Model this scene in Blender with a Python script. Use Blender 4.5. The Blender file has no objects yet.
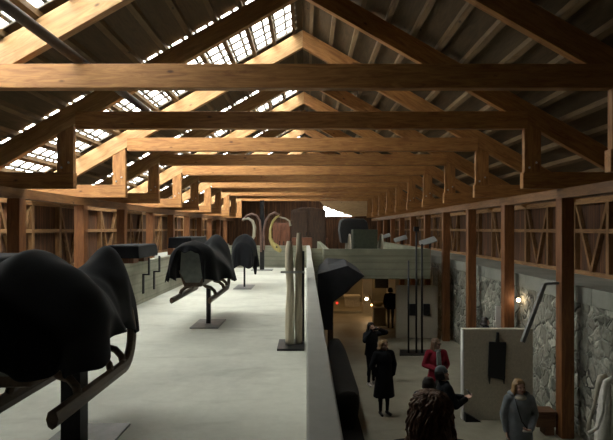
import bpy, bmesh, math, random
from mathutils import Vector, Matrix, noise
random.seed(7)
SC = bpy.context.scene
COL = SC.collection

# ------------------------------------------------------------------ camera, world, lights, exposure
F = 525.0                      # focal length in pixels (frame 613 x 440)
cam_d = bpy.data.cameras.new('camera')
cam_d.sensor_fit = 'HORIZONTAL'; cam_d.sensor_width = 36.0
cam_d.lens = F / 613.0 * 36.0
cam_d.shift_y = 9.0 / 613.0
cam_d.clip_start = 0.05; cam_d.clip_end = 300
cam = bpy.data.objects.new('camera', cam_d)
cam.location = (0, 0, 0); cam.rotation_euler = (math.radians(90), 0, 0)
COL.objects.link(cam); SC.camera = cam

world = bpy.data.worlds.new('overcast_sky'); SC.world = world
world.use_nodes = True
wn = world.node_tree.nodes; wl = world.node_tree.links
bg = wn['Background']
bg.inputs['Color'].default_value = (1.0, 0.985, 0.94, 1)
bg.inputs['Strength'].default_value = 1.0

vs = SC.view_settings
vs.view_transform = 'Standard'; vs.look = 'None'; vs.gamma = 1.0; vs.use_curve_mapping = False
vs.exposure = 4.5
try:
    SC.cycles.use_denoising = True
    SC.cycles.max_bounces = 10
    SC.cycles.diffuse_bounces = 2
    SC.cycles.transparent_max_bounces = 12
    SC.cycles.sample_clamp_indirect = 6.0
except Exception:
    pass

# building constants (metres, eye at the origin, y runs down the hall)
RX = -0.1                      # ridge
TAN = 0.57; ANG = math.atan(TAN)
ZLOW = 4.65                    # underside of rafters at the ridge
RV = 0.44                      # vertical depth of a rafter
FLOOR = -4.15; RAMP = -1.65; LEDGE = -1.14
PL, PR = -5.80, 5.17           # post rows
HL, HR = -4.80, 4.50           # hangers
SL, SR = -6.05, 5.46           # faces of the stone walls
WLX, WRX = -7.15, 7.0          # timber walls
Y0, Y1 = -5.0, 41.0
def TY(n): return 7.5 + 3.0 * n
def zr(x, off=0.0): return ZLOW + off - TAN * abs(x - RX)
def at(px, py, s): return Vector(((px - 306) * s, F * s, (229 - py) * s))

# daylight portals under the glazed roof strips: they only guide sampling of the sky
SKY = [(TY(n) + (1.2 if n < 0 else -0.04), TY(n + 1) - 0.08) for n in (-1, 1, 3, 5, 7, 9)]  # the strip above the camera starts late to keep light off the second truss
FIRST = 2.3                    # strip above the camera, its unseen upper part boarded over to shape the light
def portal(loc, rot, sx, sy):
    l = bpy.data.lights.new('daylight_portal', 'AREA'); l.shape = 'RECTANGLE'
    l.size = sx; l.size_y = sy; l.cycles.is_portal = True
    o = bpy.data.objects.new('daylight_portal', l); o.location = loc; o.rotation_euler = rot
    COL.objects.link(o)
for a, b in SKY:
    x0, x1 = -7.3, RX - (FIRST if b < 8 else 0.12)
    xm = (x0 + x1) / 2
    portal((xm, (a + b) / 2, zr(xm, RV + 0.33)), (0, -ANG, 0), (x1 - x0) / math.cos(ANG) + .3, b - a + .2)

# ------------------------------------------------------------------ materials
def new_mat(name):
    m = bpy.data.materials.new(name); m.use_nodes = True
    nt = m.node_tree; nt.nodes.clear()
    out = nt.nodes.new('ShaderNodeOutputMaterial')
    p = nt.nodes.new('ShaderNodeBsdfPrincipled')
    nt.links.new(p.outputs[0], out.inputs[0])
    return m, nt, p, out
def ramp(nt, src, stops):
    r = nt.nodes.new('ShaderNodeValToRGB'); nt.links.new(src, r.inputs[0])
    e = r.color_ramp.elements
    e[0].position, e[0].color = stops[0][0], (*stops[0][1], 1)
    e[1].position, e[1].color = stops[-1][0], (*stops[-1][1], 1)
    for p_, c_ in stops[1:-1]:
        k = e.new(p_); k.color = (*c_, 1)
    return r.outputs[0]
def coords(nt, scale=(1, 1, 1), rot=(0, 0, 0)):
    g = nt.nodes.new('ShaderNodeTexCoord'); m1 = nt.nodes.new('ShaderNodeMapping'); m2 = nt.nodes.new('ShaderNodeMapping')
    m1.inputs['Rotation'].default_value = rot; m2.inputs['Scale'].default_value = scale
    nt.links.new(g.outputs['Object'], m1.inputs[0]); nt.links.new(m1.outputs[0], m2.inputs[0])
    return m2.outputs[0]
def tex_noise(nt, vec, scale, detail=4, rough=0.6, dist=0.0):
    n = nt.nodes.new('ShaderNodeTexNoise'); nt.links.new(vec, n.inputs['Vector'])
    n.inputs['Scale'].default_value = scale; n.inputs['Detail'].default_value = detail
    n.inputs['Roughness'].default_value = rough; n.inputs['Distortion'].default_value = dist
    return n.outputs['Fac']
def bump(nt, p, h, strength=0.3, dist=0.02):
    b = nt.nodes.new('ShaderNodeBump'); b.inputs['Strength'].default_value = strength; b.inputs['Distance'].default_value = dist
    nt.links.new(h, b.inputs['Height']); nt.links.new(b.outputs[0], p.inputs['Normal'])
def mixc(nt, fac, a, b, mode='MIX'):
    m = nt.nodes.new('ShaderNodeMix'); m.data_type = 'RGBA'; m.blend_type = mode
    if hasattr(fac, 'links'): nt.links.new(fac, m.inputs['Factor'])
    else: m.inputs['Factor'].default_value = fac
    for v, i in ((a, 6), (b, 7)):
        if hasattr(v, 'links'): nt.links.new(v, m.inputs[i])
        else: m.inputs[i].default_value = (*v, 1)
    return m.outputs[2]

def wood(name, light, dark, axis='x', rough=0.6, spread=1.0, rot=(0, 0, 0)):
    m, nt, p, o = new_mat(name)
    sc = {'x': (.12, 1, 1), 'y': (1, .12, 1), 'z': (1, 1, .12)}[axis]
    v = coords(nt, sc, rot)
    n = tex_noise(nt, v, 13, 5, .65, 1.2)
    mid = tuple((a + b) / 2 for a, b in zip(light, dark))
    c = ramp(nt, n, [(.30, dark), (.46, mid), (.62, light)])
    v2 = coords(nt, tuple(s * .9 for s in sc), rot)
    big = tex_noise(nt, v2, 1.1, 2, .5)
    c = mixc(nt, .55, c, ramp(nt, big, [(.3, (.62, .55, .50)), (.7, (1, 1, 1))]), 'MULTIPLY')
    kn = nt.nodes.new('ShaderNodeTexVoronoi'); kn.inputs['Scale'].default_value = 2.6
    nt.links.new(coords(nt, tuple(max(s, .45) for s in sc), rot), kn.inputs['Vector'])
    c = mixc(nt, ramp(nt, kn.outputs['Distance'], [(.03, (1, 1, 1)), (.075, (0, 0, 0))]), c, tuple(d * .45 for d in dark))
    nt.links.new(c, p.inputs['Base Color']); p.inputs['Roughness'].default_value = rough
    bump(nt, p, n, .2, .008)
    return m
def plain(name, col, rough=0.7, metal=0.0, var=0.25, scale=9, bs=.12):
    m, nt, p, o = new_mat(name)
    n = tex_noise(nt, coords(nt), scale, 4, .6)
    c = ramp(nt, n, [(.3, tuple(x * (1 - var) for x in col)), (.7, tuple(min(1, x * (1 + var)) for x in col))])
    nt.links.new(c, p.inputs['Base Color'])
    p.inputs['Roughness'].default_value = rough; p.inputs['Metallic'].default_value = metal
    bump(nt, p, n, bs, .01)
    return m
def emit(name, col, strength):
    m, nt, p, o = new_mat(name)
    p.inputs['Base Color'].default_value = (*col, 1)
    p.inputs['Emission Color'].default_value = (*col, 1); p.inputs['Emission Strength'].default_value = strength
    return m
def concrete(name, a, b, boards=None, stain=.5, rough=.8):
    m, nt, p, o = new_mat(name)
    v = coords(nt)
    n1 = tex_noise(nt, v, .75, 5, .6, .4); n2 = tex_noise(nt, v, 9, 5, .7)
    n3 = tex_noise(nt, coords(nt, (.5, 1.5, 1)), 1.7, 3, .5, .8)
    c = ramp(nt, n1, [(.32, b), (.60, a)])
    c = mixc(nt, .35, c, ramp(nt, n2, [(.3, (.72, .72, .70)), (.65, (1, 1, 1))]), 'MULTIPLY')
    c = mixc(nt, stain, c, ramp(nt, n3, [(.24, (.62, .60, .57)), (.42, (1, 1, 1))]), 'MULTIPLY')
    h = n2
    if boards:
        w = nt.nodes.new('ShaderNodeTexWave'); w.wave_type = 'BANDS'; w.bands_direction = 'Z'
        w.inputs['Scale'].default_value = boards; w.inputs['Distortion'].default_value = .6; w.inputs['Detail'].default_value = 2
        nt.links.new(v, w.inputs['Vector'])
        c = mixc(nt, .5, c, ramp(nt, w.outputs['Fac'], [(.02, (.6, .6, .58)), (.14, (1, 1, 1))]), 'MULTIPLY')
        c = mixc(nt, .5, c, ramp(nt, tex_noise(nt, coords(nt, (.2, .2, 4)), 2.2, 3), [(.35, (.72, .72, .68)), (.6, (1, 1, 1))]), 'MULTIPLY')
        h = w.outputs['Fac']
    nt.links.new(c, p.inputs['Base Color']); p.inputs['Roughness'].default_value = rough
    bump(nt, p, h, .25, .012)
    return m
def boards(name, light, dark, axis, width, rough=.8):
    """Sawn boards side by side; `axis` is the axis across the boards."""
    m, nt, p, o = new_mat(name)
    g = nt.nodes.new('ShaderNodeTexCoord'); sep = nt.nodes.new('ShaderNodeSeparateXYZ')
    nt.links.new(g.outputs['Object'], sep.inputs[0])
    k = nt.nodes.new('ShaderNodeMath'); k.operation = 'DIVIDE'; k.inputs[1].default_value = width
    nt.links.new(sep.outputs[{'x': 0, 'y': 1, 'z': 2}[axis]], k.inputs[0])
    fl = nt.nodes.new('ShaderNodeMath'); fl.operation = 'FLOOR'; nt.links.new(k.outputs[0], fl.inputs[0])
    fr = nt.nodes.new('ShaderNodeMath'); fr.operation = 'FRACT'; nt.links.new(k.outputs[0], fr.inputs[0])
    wn_ = nt.nodes.new('ShaderNodeTexWhiteNoise'); wn_.noise_dimensions = '1D'; nt.links.new(fl.outputs[0], wn_.inputs['W'])
    sc = {'x': (4, 1, .35), 'y': (1, 4, .35), 'z': (1, .3, 4)}[axis]
    n = tex_noise(nt, coords(nt, sc), 3.2, 4, .6, .6)
    c = ramp(nt, n, [(.3, dark), (.68, light)])
    c = mixc(nt, .75, c, ramp(nt, wn_.outputs['Value'], [(0, (.45, .42, .40)), (1, (1.0, 1.0, 1.0))]), 'MULTIPLY')
    gap = ramp(nt, fr.outputs[0], [(.02, (.10, .09, .08)), (.07, (1, 1, 1)), (.94, (1, 1, 1)), (.99, (.10, .09, .08))])
    c = mixc(nt, 1.0, c, gap, 'MULTIPLY')
    nt.links.new(c, p.inputs['Base Color']); p.inputs['Roughness'].default_value = rough
    bump(nt, p, gap, .5, .02)
    return m
def rubble(name):
    m, nt, p, o = new_mat(name)
    v = coords(nt)
    wob = nt.nodes.new('ShaderNodeTexNoise'); wob.inputs['Scale'].default_value = 3; nt.links.new(v, wob.inputs['Vector'])
    add = nt.nodes.new('ShaderNodeVectorMath'); add.operation = 'MULTIPLY_ADD'
    nt.links.new(wob.outputs['Color'], add.inputs[0]); add.inputs[1].default_value = (.40, .40, .40); nt.links.new(v, add.inputs[2])
    vo = nt.nodes.new('ShaderNodeTexVoronoi'); vo.inputs['Scale'].default_value = 3.6; nt.links.new(add.outputs[0], vo.inputs['Vector'])
    ed = nt.nodes.new('ShaderNodeTexVoronoi'); ed.feature = 'DISTANCE_TO_EDGE'; ed.inputs['Scale'].default_value = 3.6
    nt.links.new(add.outputs[0], ed.inputs['Vector'])
    hs = nt.nodes.new('ShaderNodeSeparateColor'); nt.links.new(vo.outputs['Color'], hs.inputs[0])
    c = ramp(nt, hs.outputs[0], [(0, (.11, .11, .09)), (.3, (.22, .215, .175)), (.7, (.31, .30, .25)), (1, (.54, .52, .43))])
    c = mixc(nt, .5, c, ramp(nt, tex_noise(nt, v, 14, 5, .7), [(.3, (.4, .4, .4)), (.65, (1, 1, 1))]), 'MULTIPLY')
    mort = mixc(nt, ramp(nt, tex_noise(nt, v, 2.1, 3), [(.50, (0, 0, 0)), (.64, (1, 1, 1))]), (.27, .27, .225), (.035, .035, .03))
    c = mixc(nt, ramp(nt, ed.outputs['Distance'], [(.02, (0, 0, 0)), (.09, (1, 1, 1))]), mort, c)
    nt.links.new(c, p.inputs['Base Color']); p.inputs['Roughness'].default_value = .9
    bump(nt, p, ramp(nt, ed.outputs['Distance'], [(0, (0, 0, 0)), (.18, (1, 1, 1))]), .9, .05)
    return m
def glass(name):
    m, nt, p, o = new_mat(name)
    nt.nodes.remove(p)
    t = nt.nodes.new('ShaderNodeBsdfTransparent'); gl = nt.nodes.new('ShaderNodeBsdfGlossy'); mx = nt.nodes.new('ShaderNodeMixShader')
    t.inputs[0].default_value = (.95, .97, .96, 1); gl.inputs['Roughness'].default_value = .05
    mx.inputs[0].default_value = .06
    nt.links.new(t.outputs[0], mx.inputs[1]); nt.links.new(gl.outputs[0], mx.inputs[2]); nt.links.new(mx.outputs[0], o.inputs[0])
    return m
def cloth_mat(name, col, rough=.95, scale=160):
    m, nt, p, o = new_mat(name)
    v = coords(nt)
    n = tex_noise(nt, v, scale, 2, .5); n2 = tex_noise(nt, v, 4, 4, .6)
    c = ramp(nt, n2, [(.3, tuple(x * .7 for x in col)), (.7, tuple(x * 1.3 for x in col))])
    nt.links.new(c, p.inputs['Base Color']); p.inputs['Roughness'].default_value = rough
    p.inputs['Sheen Weight'].default_value = .02; p.inputs['Specular IOR Level'].default_value = .25
    bump(nt, p, n, .15, .003)
    return m

GL, GD = (.45, .215, .062), (.21, .080, .020)      # glued spruce timber, fresh and dark grain
M = dict(
    beam=wood('spruce_along_x', GL, GD, 'x'),
    plate=wood('spruce_along_y', (.24, .115, .038), (.12, .05, .015), 'y'),
    post=wood('orange_spruce_upright', (.25, .098, .027), (.12, .040, .011), 'z'),
    hang=wood('spruce_upright', GL, GD, 'z'),
    raf_l=wood('spruce_left_pitch_lit', (.56, .33, .135), (.31, .16, .06), 'x', rot=(0, ANG, 0)),  # same spruce as the right rafters, daylight put into a lighter colour
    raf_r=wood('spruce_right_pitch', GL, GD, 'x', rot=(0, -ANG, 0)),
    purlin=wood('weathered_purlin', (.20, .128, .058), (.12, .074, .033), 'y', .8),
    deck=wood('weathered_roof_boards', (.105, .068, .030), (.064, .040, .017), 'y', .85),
    planks=boards('brown_wall_boards', (.185, .078, .030), (.055, .022, .009), 'y', .19),
    planks_x=boards('brown_gable_boards', (.19, .082, .032), (.06, .025, .011), 'x', .19),
    stud=wood('old_stud', (.30, .16, .062), (.135, .066, .026), 'z', .75),
    rail=wood('old_rail', (.38, .21, .085), (.17, .085, .035), 'y', .75),
    conc=concrete('board_marked_concrete', (.40, .395, .315), (.26, .26, .205), boards=1.6),
    conc_s=concrete('smooth_concrete', (.27, .27, .23), (.19, .195, .165)),
    ramp=concrete('pale_ramp_screed', (.57, .57, .495), (.43, .43, .375), stain=.5),
    cap=concrete('pale_parapet_concrete', (.50, .50, .45), (.43, .43, .39), stain=.25),
    bridge=concrete('greenish_concrete', (.235, .235, .165), (.165, .165, .115), boards=1.3, stain=.3),
    floor=concrete('ground_screed', (.32, .295, .225), (.235, .215, .16), stain=.4, rough=.55),
    stone=rubble('rubble_stone'),
    glass=glass('roof_glass'),
    bars=plain('glazing_bar', (.10, .08, .06), .7),
    tarp=cloth_mat('black_cloth', (.0055, .0058, .0075)),
    tarp2=cloth_mat('charcoal_tarpaulin', (.014, .015, .018), .75),
    steel=plain('black_steel', (.020, .020, .022), .5, .6),
    steel_g=plain('grey_steel', (.15, .15, .145), .5, .3),
    bolt=plain('zinc_bolt', (.45, .45, .43), .4, .8),
    dwood=wood('dark_sled_wood', (.12, .075, .045), (.045, .028, .018), 'y', .55),
    dwood_z=wood('dark_brown_wood', (.075, .04, .022), (.03, .017, .01), 'z', .7),
    redwood=wood('red_brown_wood', (.20, .075, .035), (.09, .03, .015), 'z', .6),
    grey_wood=wood('grey_bleached_wood', (.70, .63, .48), (.44, .38, .27), 'z', .85),
    yellow=wood('yellow_painted_wood', (.50, .42, .16), (.33, .26, .09), 'z', .6),
    palewood=wood('pale_bent_wood', (.50, .47, .38), (.34, .31, .24), 'z', .6),
    hoop=plain('dull_red_hoop', (.20, .12, .10), .6),
    seatpad=plain('grey_seat_board', (.16, .17, .155), .8),
    slab=plain('beige_display_slab', (.54, .49, .39), .85, 0, .12, 30, .1),
    white=plain('white_board', (.75, .74, .70), .7, 0, .05),
    sign=plain('grey_reading_panel', (.17, .18, .175), .5, 0, .08),
    bench=wood('bench_wood', (.20, .10, .05), (.09, .04, .02), 'x', .6),
    green=plain('dark_green_panel', (.040, .048, .030), .6),
    leather=plain('black_leather', (.010, .011, .013), .55),
    oldlog=plain('old_black_log', (.017, .0155, .0135), .97),
    plaster=plain('pale_plaster', (.62, .60, .54), .8, 0, .18, 14),
    warm=emit('warm_bulb', (1.0, .72, .42), 1.0),
    warm2=emit('orange_bulb', (1.0, .5, .18), .35),
    red_e=emit('red_lamp', (1.0, .06, .03), 0.05),
    skin=plain('skin', (.56, .34, .25), .55, 0, .06, 20, .03),
    lips=plain('lips', (.34, .12, .10), .5, 0, .05),
    eye=plain('eye', (.03, .025, .02), .25, 0, .05),
    black_wool=cloth_mat('black_wool', (.010, .011, .014)),
    black_leg=cloth_mat('black_stocking', (.008, .008, .010)),
    dark_blue=cloth_mat('dark_blue_cloth', (.022, .026, .034)),
    jeans=cloth_mat('grey_blue_denim', (.075, .085, .11)),
    red_coat=cloth_mat('red_wool', (.21, .014, .026)),
    grey_coat=cloth_mat('grey_wool', (.21, .225, .24)),
    knit=cloth_mat('cream_knit', (.42, .38, .31), scale=60),
    scarf=cloth_mat('grey_scarf', (.17, .18, .17), scale=60),
    beanie=cloth_mat('grey_knit', (.13, .145, .15), scale=60),
    shoe_b=plain('black_shoe', (.012, .011, .011), .5),
    shoe_w=plain('white_shoe', (.62, .61, .58), .6),
    blond=plain('blond_hair', (.27, .165, .075), .5, 0, .35, 60),
    brown=plain('brown_hair', (.12, .065, .035), .5, 0, .35, 60),
    dkhair=plain('dark_hair', (.018, .013, .011), .5, 0, .3, 60),
    curly=plain('curly_brown_hair', (.19, .105, .066), .6, 0, .45, 45, .5),
)

# ------------------------------------------------------------------ mesh helpers
class MB:
    def __init__(self): self.bm = bmesh.new()
    def box(self, x0, x1, y0, y1, z0, z1):
        v = [self.bm.verts.new(c) for c in ((x0, y0, z0), (x1, y0, z0), (x1, y1, z0), (x0, y1, z0), (x0, y0, z1), (x1, y0, z1), (x1, y1, z1), (x0, y1, z1))]
        for f in ((0, 3, 2, 1), (4, 5, 6, 7), (0, 1, 5, 4), (1, 2, 6, 5), (2, 3, 7, 6), (3, 0, 4, 7)):
            self.bm.faces.new([v[i] for i in f])
        return self
    def hexa(self, lo, hi):
        """Solid between two quads (lists of four points each)."""
        a = [self.bm.verts.new(c) for c in lo]; b = [self.bm.verts.new(c) for c in hi]
        self.bm.faces.new(a[::-1]); self.bm.faces.new(b)
        for i in range(4):
            j = (i + 1) % 4; self.bm.faces.new((a[i], a[j], b[j], b[i]))
        return self
    def prism(self, pts, d):
        """Polygon `pts` (3-D points) pushed along vector d."""
        d = Vector(d)
        a = [self.bm.verts.new(p) for p in pts]; b = [self.bm.verts.new(Vector(p) + d) for p in pts]
        self.bm.faces.new(a[::-1]); self.bm.faces.new(b)
        n = len(pts)
        for i in range(n):
            j = (i + 1) % n; self.bm.faces.new((a[i], a[j], b[j], b[i]))
        return self
    def bar(self, p, q, w, h, up=(0, 0, 1)):
        p, q = Vector(p), Vector(q); d = (q - p).normalized(); u = Vector(up)
        s = d.cross(u)
        if s.length < 1e-4: s = d.cross(Vector((0, 1, 0)))
        s.normalize(); u = s.cross(d).normalized()
        o = [s * (w / 2 * a) + u * (h / 2 * b) for a, b in ((-1, -1), (1, -1), (1, 1), (-1, 1))]
        return self.hexa([p + k for k in o], [q + k for k in o])
    def tube(self, path, r, n=10, ell=None, cap=True):
        """Round (or elliptic: ell=(w,h) multipliers) tube; r may be a list."""
        P = [Vector(p) for p in path]; R = r if isinstance(r, (list, tuple)) else [r] * len(P)
        rings = []; ref = Vector((0, 0, 1))
        t0 = (P[1] - P[0]).normalized()
        if abs(t0.dot(ref)) > .95: ref = Vector((0, 1, 0))
        side = t0.cross(ref).normalized()
        for i, p in enumerate(P):
            t = (P[min(i + 1, len(P) - 1)] - P[max(i - 1, 0)]).normalized()
            side = (side - t * side.dot(t)).normalized(); up = side.cross(t)
            e = ell or (1, 1)
            rings.append([self.bm.verts.new(p + side * (math.cos(2 * math.pi * k / n) * R[i] * e[0]) + up * (math.sin(2 * math.pi * k / n) * R[i] * e[1])) for k in range(n)])
        for a, b in zip(rings, rings[1:]):
            for k in range(n):
                j = (k + 1) % n; self.bm.faces.new((a[k], a[j], b[j], b[k]))
        if cap:
            self.bm.faces.new(rings[0][::-1]); self.bm.faces.new(rings[-1])
        return self
    def ell(self, c, r, rot=None, u=16, v=10):
        m = Matrix.Translation(c) @ (rot.to_4x4() if rot else Matrix.Identity(4)) @ Matrix.Diagonal((*r, 1))
        bmesh.ops.create_uvsphere(self.bm, u_segments=u, v_segments=v, radius=1, matrix=m)
        return self
    def caps(self, a, b, ra, rb=None, n=12):
        """Tapered capsule."""
        a, b = Vector(a), Vector(b); rb = ra if rb is None else rb
        if (b - a).length < 1e-5: return self.ell(a, (ra,) * 3)
        d = (b - a).normalized(); path, rr = [], []
        for k in range(1, 5):
            t = math.pi / 2 * k / 4
            path.append(a - d * ra * math.cos(t)); rr.append(ra * math.sin(t))
        for k in range(0, 4):
            t = math.pi / 2 * k / 4
            path.append(b + d * rb * math.sin(t)); rr.append(rb * math.cos(t))
        return self.tube(path, rr, n)
    def loft(self, rings, cap=True, closed=True):
        R = [[self.bm.verts.new(p) for p in ring] for ring in rings]; n = len(R[0])
        for a, b in zip(R, R[1:]):
            for k in range(n if closed else n - 1):
                j = (k + 1) % n; self.bm.faces.new((a[k], a[j], b[j], b[k]))
        if cap and closed:
            self.bm.faces.new(R[0][::-1]); self.bm.faces.new(R[-1])
        return self
    def lathe(self, prof, c, n=24):
        c = Vector(c)
        return self.loft([[c + Vector((r * math.cos(2 * math.pi * k / n), r * math.sin(2 * math.pi * k / n), z)) for k in range(n)] for r, z in prof])

def wloc(o):
    v = Vector((0, 0, 0))
    while o: v = v + o.location; o = o.parent
    return v
def obj(name, mb, mat, parent=None, smooth=False, local=False, bevel=0.0, sub=0, solid=0.0, origin=None):
    bm = mb.bm if isinstance(mb, MB) else mb
    off = Vector((0, 0, 0))
    if not local: off = wloc(parent) if parent else (Vector(origin) if origin else off)
    for v in bm.verts: v.co -= off
    bmesh.ops.recalc_face_normals(bm, faces=bm.faces)
    me = bpy.data.meshes.new(name); bm.to_mesh(me); bm.free()
    for m in (mat if isinstance(mat, (list, tuple)) else [mat]): me.materials.append(m)
    if smooth:
        for f in me.polygons: f.use_smooth = True
    o = bpy.data.objects.new(name, me); COL.objects.link(o)
    if parent: o.parent = parent
    elif origin: o.location = origin
    if solid:
        s = o.modifiers.new('thickness', 'SOLIDIFY'); s.thickness = solid; s.offset = 0
    if bevel:
        b = o.modifiers.new('bevel', 'BEVEL'); b.width = bevel; b.segments = 2; b.limit_method = 'ANGLE'
    if sub:
        s = o.modifiers.new('sub', 'SUBSURF'); s.levels = sub; s.render_levels = sub
    return o
def thing(name, label, cat, loc=(0, 0, 0), rz=0.0, group=None):
    o = bpy.data.objects.new(name, None); o.empty_display_size = .2; COL.objects.link(o)
    o.location = loc; o.rotation_euler = (0, 0, rz)
    o['label'] = label; o['category'] = cat
    if group: o['group'] = group
    return o
def tag(o, label, cat, group=None):
    o['label'] = label; o['category'] = cat
    if group: o['group'] = group
    return o
def struct(name, mb, mat, parent=None, **k):
    o = obj(name, mb, mat, parent, **k)
    if not parent: o['kind'] = 'structure'
    return o
def copy_tree(o, parent=None):
    c = o.copy(); COL.objects.link(c); c.parent = parent
    for ch in list(o.children): copy_tree(ch, c)
    return c
ORD = ['nearest', 'second nearest', 'third nearest', 'fourth nearest', 'fifth nearest', 'sixth nearest', 'seventh nearest', 'eighth nearest', 'ninth nearest', 'tenth nearest', 'eleventh nearest', 'twelfth nearest']

# ------------------------------------------------------------------ the shell
struct('floor', MB().box(WLX, WRX, Y0, Y1, FLOOR - .2, FLOOR), M['floor'])
# upper gallery floor on the left with its concrete parapets
struct('gallery_floor', MB().box(-3.66, -.0, Y0, 22.4, RAMP - .3, RAMP), M['ramp'])
struct('gallery_landing', MB().box(-5.4, .62, 23.1, 40.8, RAMP - .33, RAMP - .02), M['conc_s'])
struct('parapet_right', MB().box(-.0, .128, Y0, 8.6, RAMP - .45, -.72).box(-.0, .135, 8.615, 15.3, RAMP - .45, -.72).box(-.0, .15, 15.315, 22.9, RAMP - .45, -.72), M['cap'], bevel=.01)
struct('parapet_left', MB().box(-3.82, -3.66, Y0, 22.9, RAMP - .45, -.72), M['conc'], bevel=.012)
struct('parapet_cross', MB().box(-3.66, -.0, 22.75, 22.95, RAMP - .45, -.72), M['conc'], bevel=.01)
struct('trim_1', MB().box(-3.66, 0, 22.4, 22.75, RAMP - .3, RAMP - .06), M['steel_g'])
struct('gallery_skirt', MB().box(-.2, -.02, Y0, 22.4, FLOOR, RAMP - .3), M['dwood_z'])

def stone_face(x, sgn, ya, yb, z0, z1):
    bm = bmesh.new(); st = .085
    ny = int((yb - ya) / st); nz = int((z1 - z0) / st)
    g = []
    for i in range(ny + 1):
        row = []
        for j in range(nz + 1):
            y = ya + (yb - ya) * i / ny; z = z0 + (z1 - z0) * j / nz
            d = noise.voronoi(Vector((y * 2.6, z * 3.2, x)))[0][0]
            n = noise.noise(Vector((y * .8, z * .8, x))) * .03
            row.append(bm.verts.new((x + sgn * (.05 * max(0, .45 - d) / .45 + n), y, z)))
        g.append(row)
    back = [bm.verts.new((x - sgn * 1.0, y, z)) for y, z in ((ya, z0), (yb, z0), (yb, z1), (ya, z1))]
    for i in range(ny):
        for j in range(nz):
            bm.faces.new((g[i][j], g[i + 1][j], g[i + 1][j + 1], g[i][j + 1]))
    bm.faces.new(back)
    return bm
struct('wall_right_stone', stone_face(SR, -1, Y0, Y1, FLOOR, LEDGE - .34), M['stone'], smooth=True)
struct('wall_left_stone', stone_face(SL, 1, Y0, Y1, FLOOR, LEDGE - .34), M['stone'], smooth=True)
cap = MB(); y = Y0
while y < Y1 - .1:
    e = min(y + 3.0, Y1); cap.box(SR - .04, WRX + .1, y, e - .015, LEDGE - .32, LEDGE); y = e
struct('ledge_right', cap, M['conc_s'])
struct('ledge_left', MB().box(WLX - .1, SL + .02, Y0, Y1, LEDGE - .32, LEDGE), M['cap'])

def timber_wall(name, x, sgn):
    """Boarded wall on the stone ledge with studs, rails and steep braces towards the hall (sgn = into the hall)."""
    top = zr(x, .62)
    w = struct(name, MB().box(min(x, x - sgn * .06), max(x, x - sgn * .06), Y0, Y1, LEDGE, top), M['planks'])
    a, b = sorted((x, x + sgn * .12))
    for z, h in ((LEDGE, .10), (-.10, .10), (.62, .14)):
        obj('wall_rail', MB().box(a, b, Y0, Y1, z, z + h), M['rail'], w)
    k = 0; yy = Y0 + .5
    while yy < Y1:
        obj('wall_stud', MB().box(a - .005, b + .005, yy - .06, yy + .06, LEDGE + .1, .62), M['stud'], w)
        yy += 1.5; k += 1
    yy = Y0 + .5; k = 0; xb = (a + b) / 2
    while yy < 33:
        s = 1 if k % 2 else -1
        obj('wall_brace', MB().bar((xb, yy + s * .07, .58), (xb, yy + s * .75, LEDGE + .1), .09, .09, (1, 0, 0)), M['stud'], w)
        yy += 1.5; k += 1
    return w
timber_wall('wall_right', WRX, -1)
timber_wall('wall_left', WLX, 1)

# gable walls; the far one holds a window
def gable(name, y, hole=None):
    mb = MB(); xs = [WLX - .2, RX, WRX + .2]
    if not hole:
        pts = [(xs[0], y, FLOOR), (xs[2], y, FLOOR), (xs[2], y, zr(xs[2], .7)), (RX, y, zr(RX, .7)), (xs[0], y, zr(xs[0], .7))]
        mb.prism(pts, (0, .1, 0))
    else:
        hx0, hx1, hz0, hz1 = hole
        mb.prism([(xs[0], y, FLOOR), (hx0, y, FLOOR), (hx0, y, zr(hx0, .7)), (RX, y, zr(RX, .7)), (xs[0], y, zr(xs[0], .7))] if hx0 > RX else [], (0, .1, 0))
        mb.prism([(hx1, y, FLOOR), (xs[2], y, FLOOR), (xs[2], y, zr(xs[2], .7)), (hx1, y, zr(hx1, .7))], (0, .1, 0))
        mb.box(hx0, hx1, y, y + .1, FLOOR, hz0)
        mb.prism([(hx0, y, hz1), (hx1, y, hz1), (hx1, y, zr(hx1, .7)), (hx0, y, zr(hx0, .7))], (0, .1, 0))
    return struct(name, mb, M['planks_x'])
HOLE = (1.30, 3.55, .95, 1.78)
gable('wall_back', Y1 - .15, HOLE)
gable('wall_front', Y0)
wy = Y1 - .1
wb = MB()
w = struct('window_1', MB().box(HOLE[0], HOLE[1], wy, wy + .01, HOLE[2], HOLE[3]), M['glass'])
for k in range(8):
    x = HOLE[0] + (HOLE[1] - HOLE[0]) * k / 7; wb.box(x - .035, x + .035, wy - .03, wy - .005, HOLE[2], HOLE[3])
for k in range(5):
    z = HOLE[2] + (HOLE[3] - HOLE[2]) * k / 4; wb.box(HOLE[0], HOLE[1], wy - .035, wy - .006, z - .03, z + .03)
obj('glazing_bars', wb, M['bars'], w)
portal(((HOLE[0] + HOLE[1]) / 2, wy + .2, (HOLE[2] + HOLE[3]) / 2), (math.radians(-90), 0, 0), HOLE[1] - HOLE[0] + .1, HOLE[3] - HOLE[2] + .1)

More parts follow.
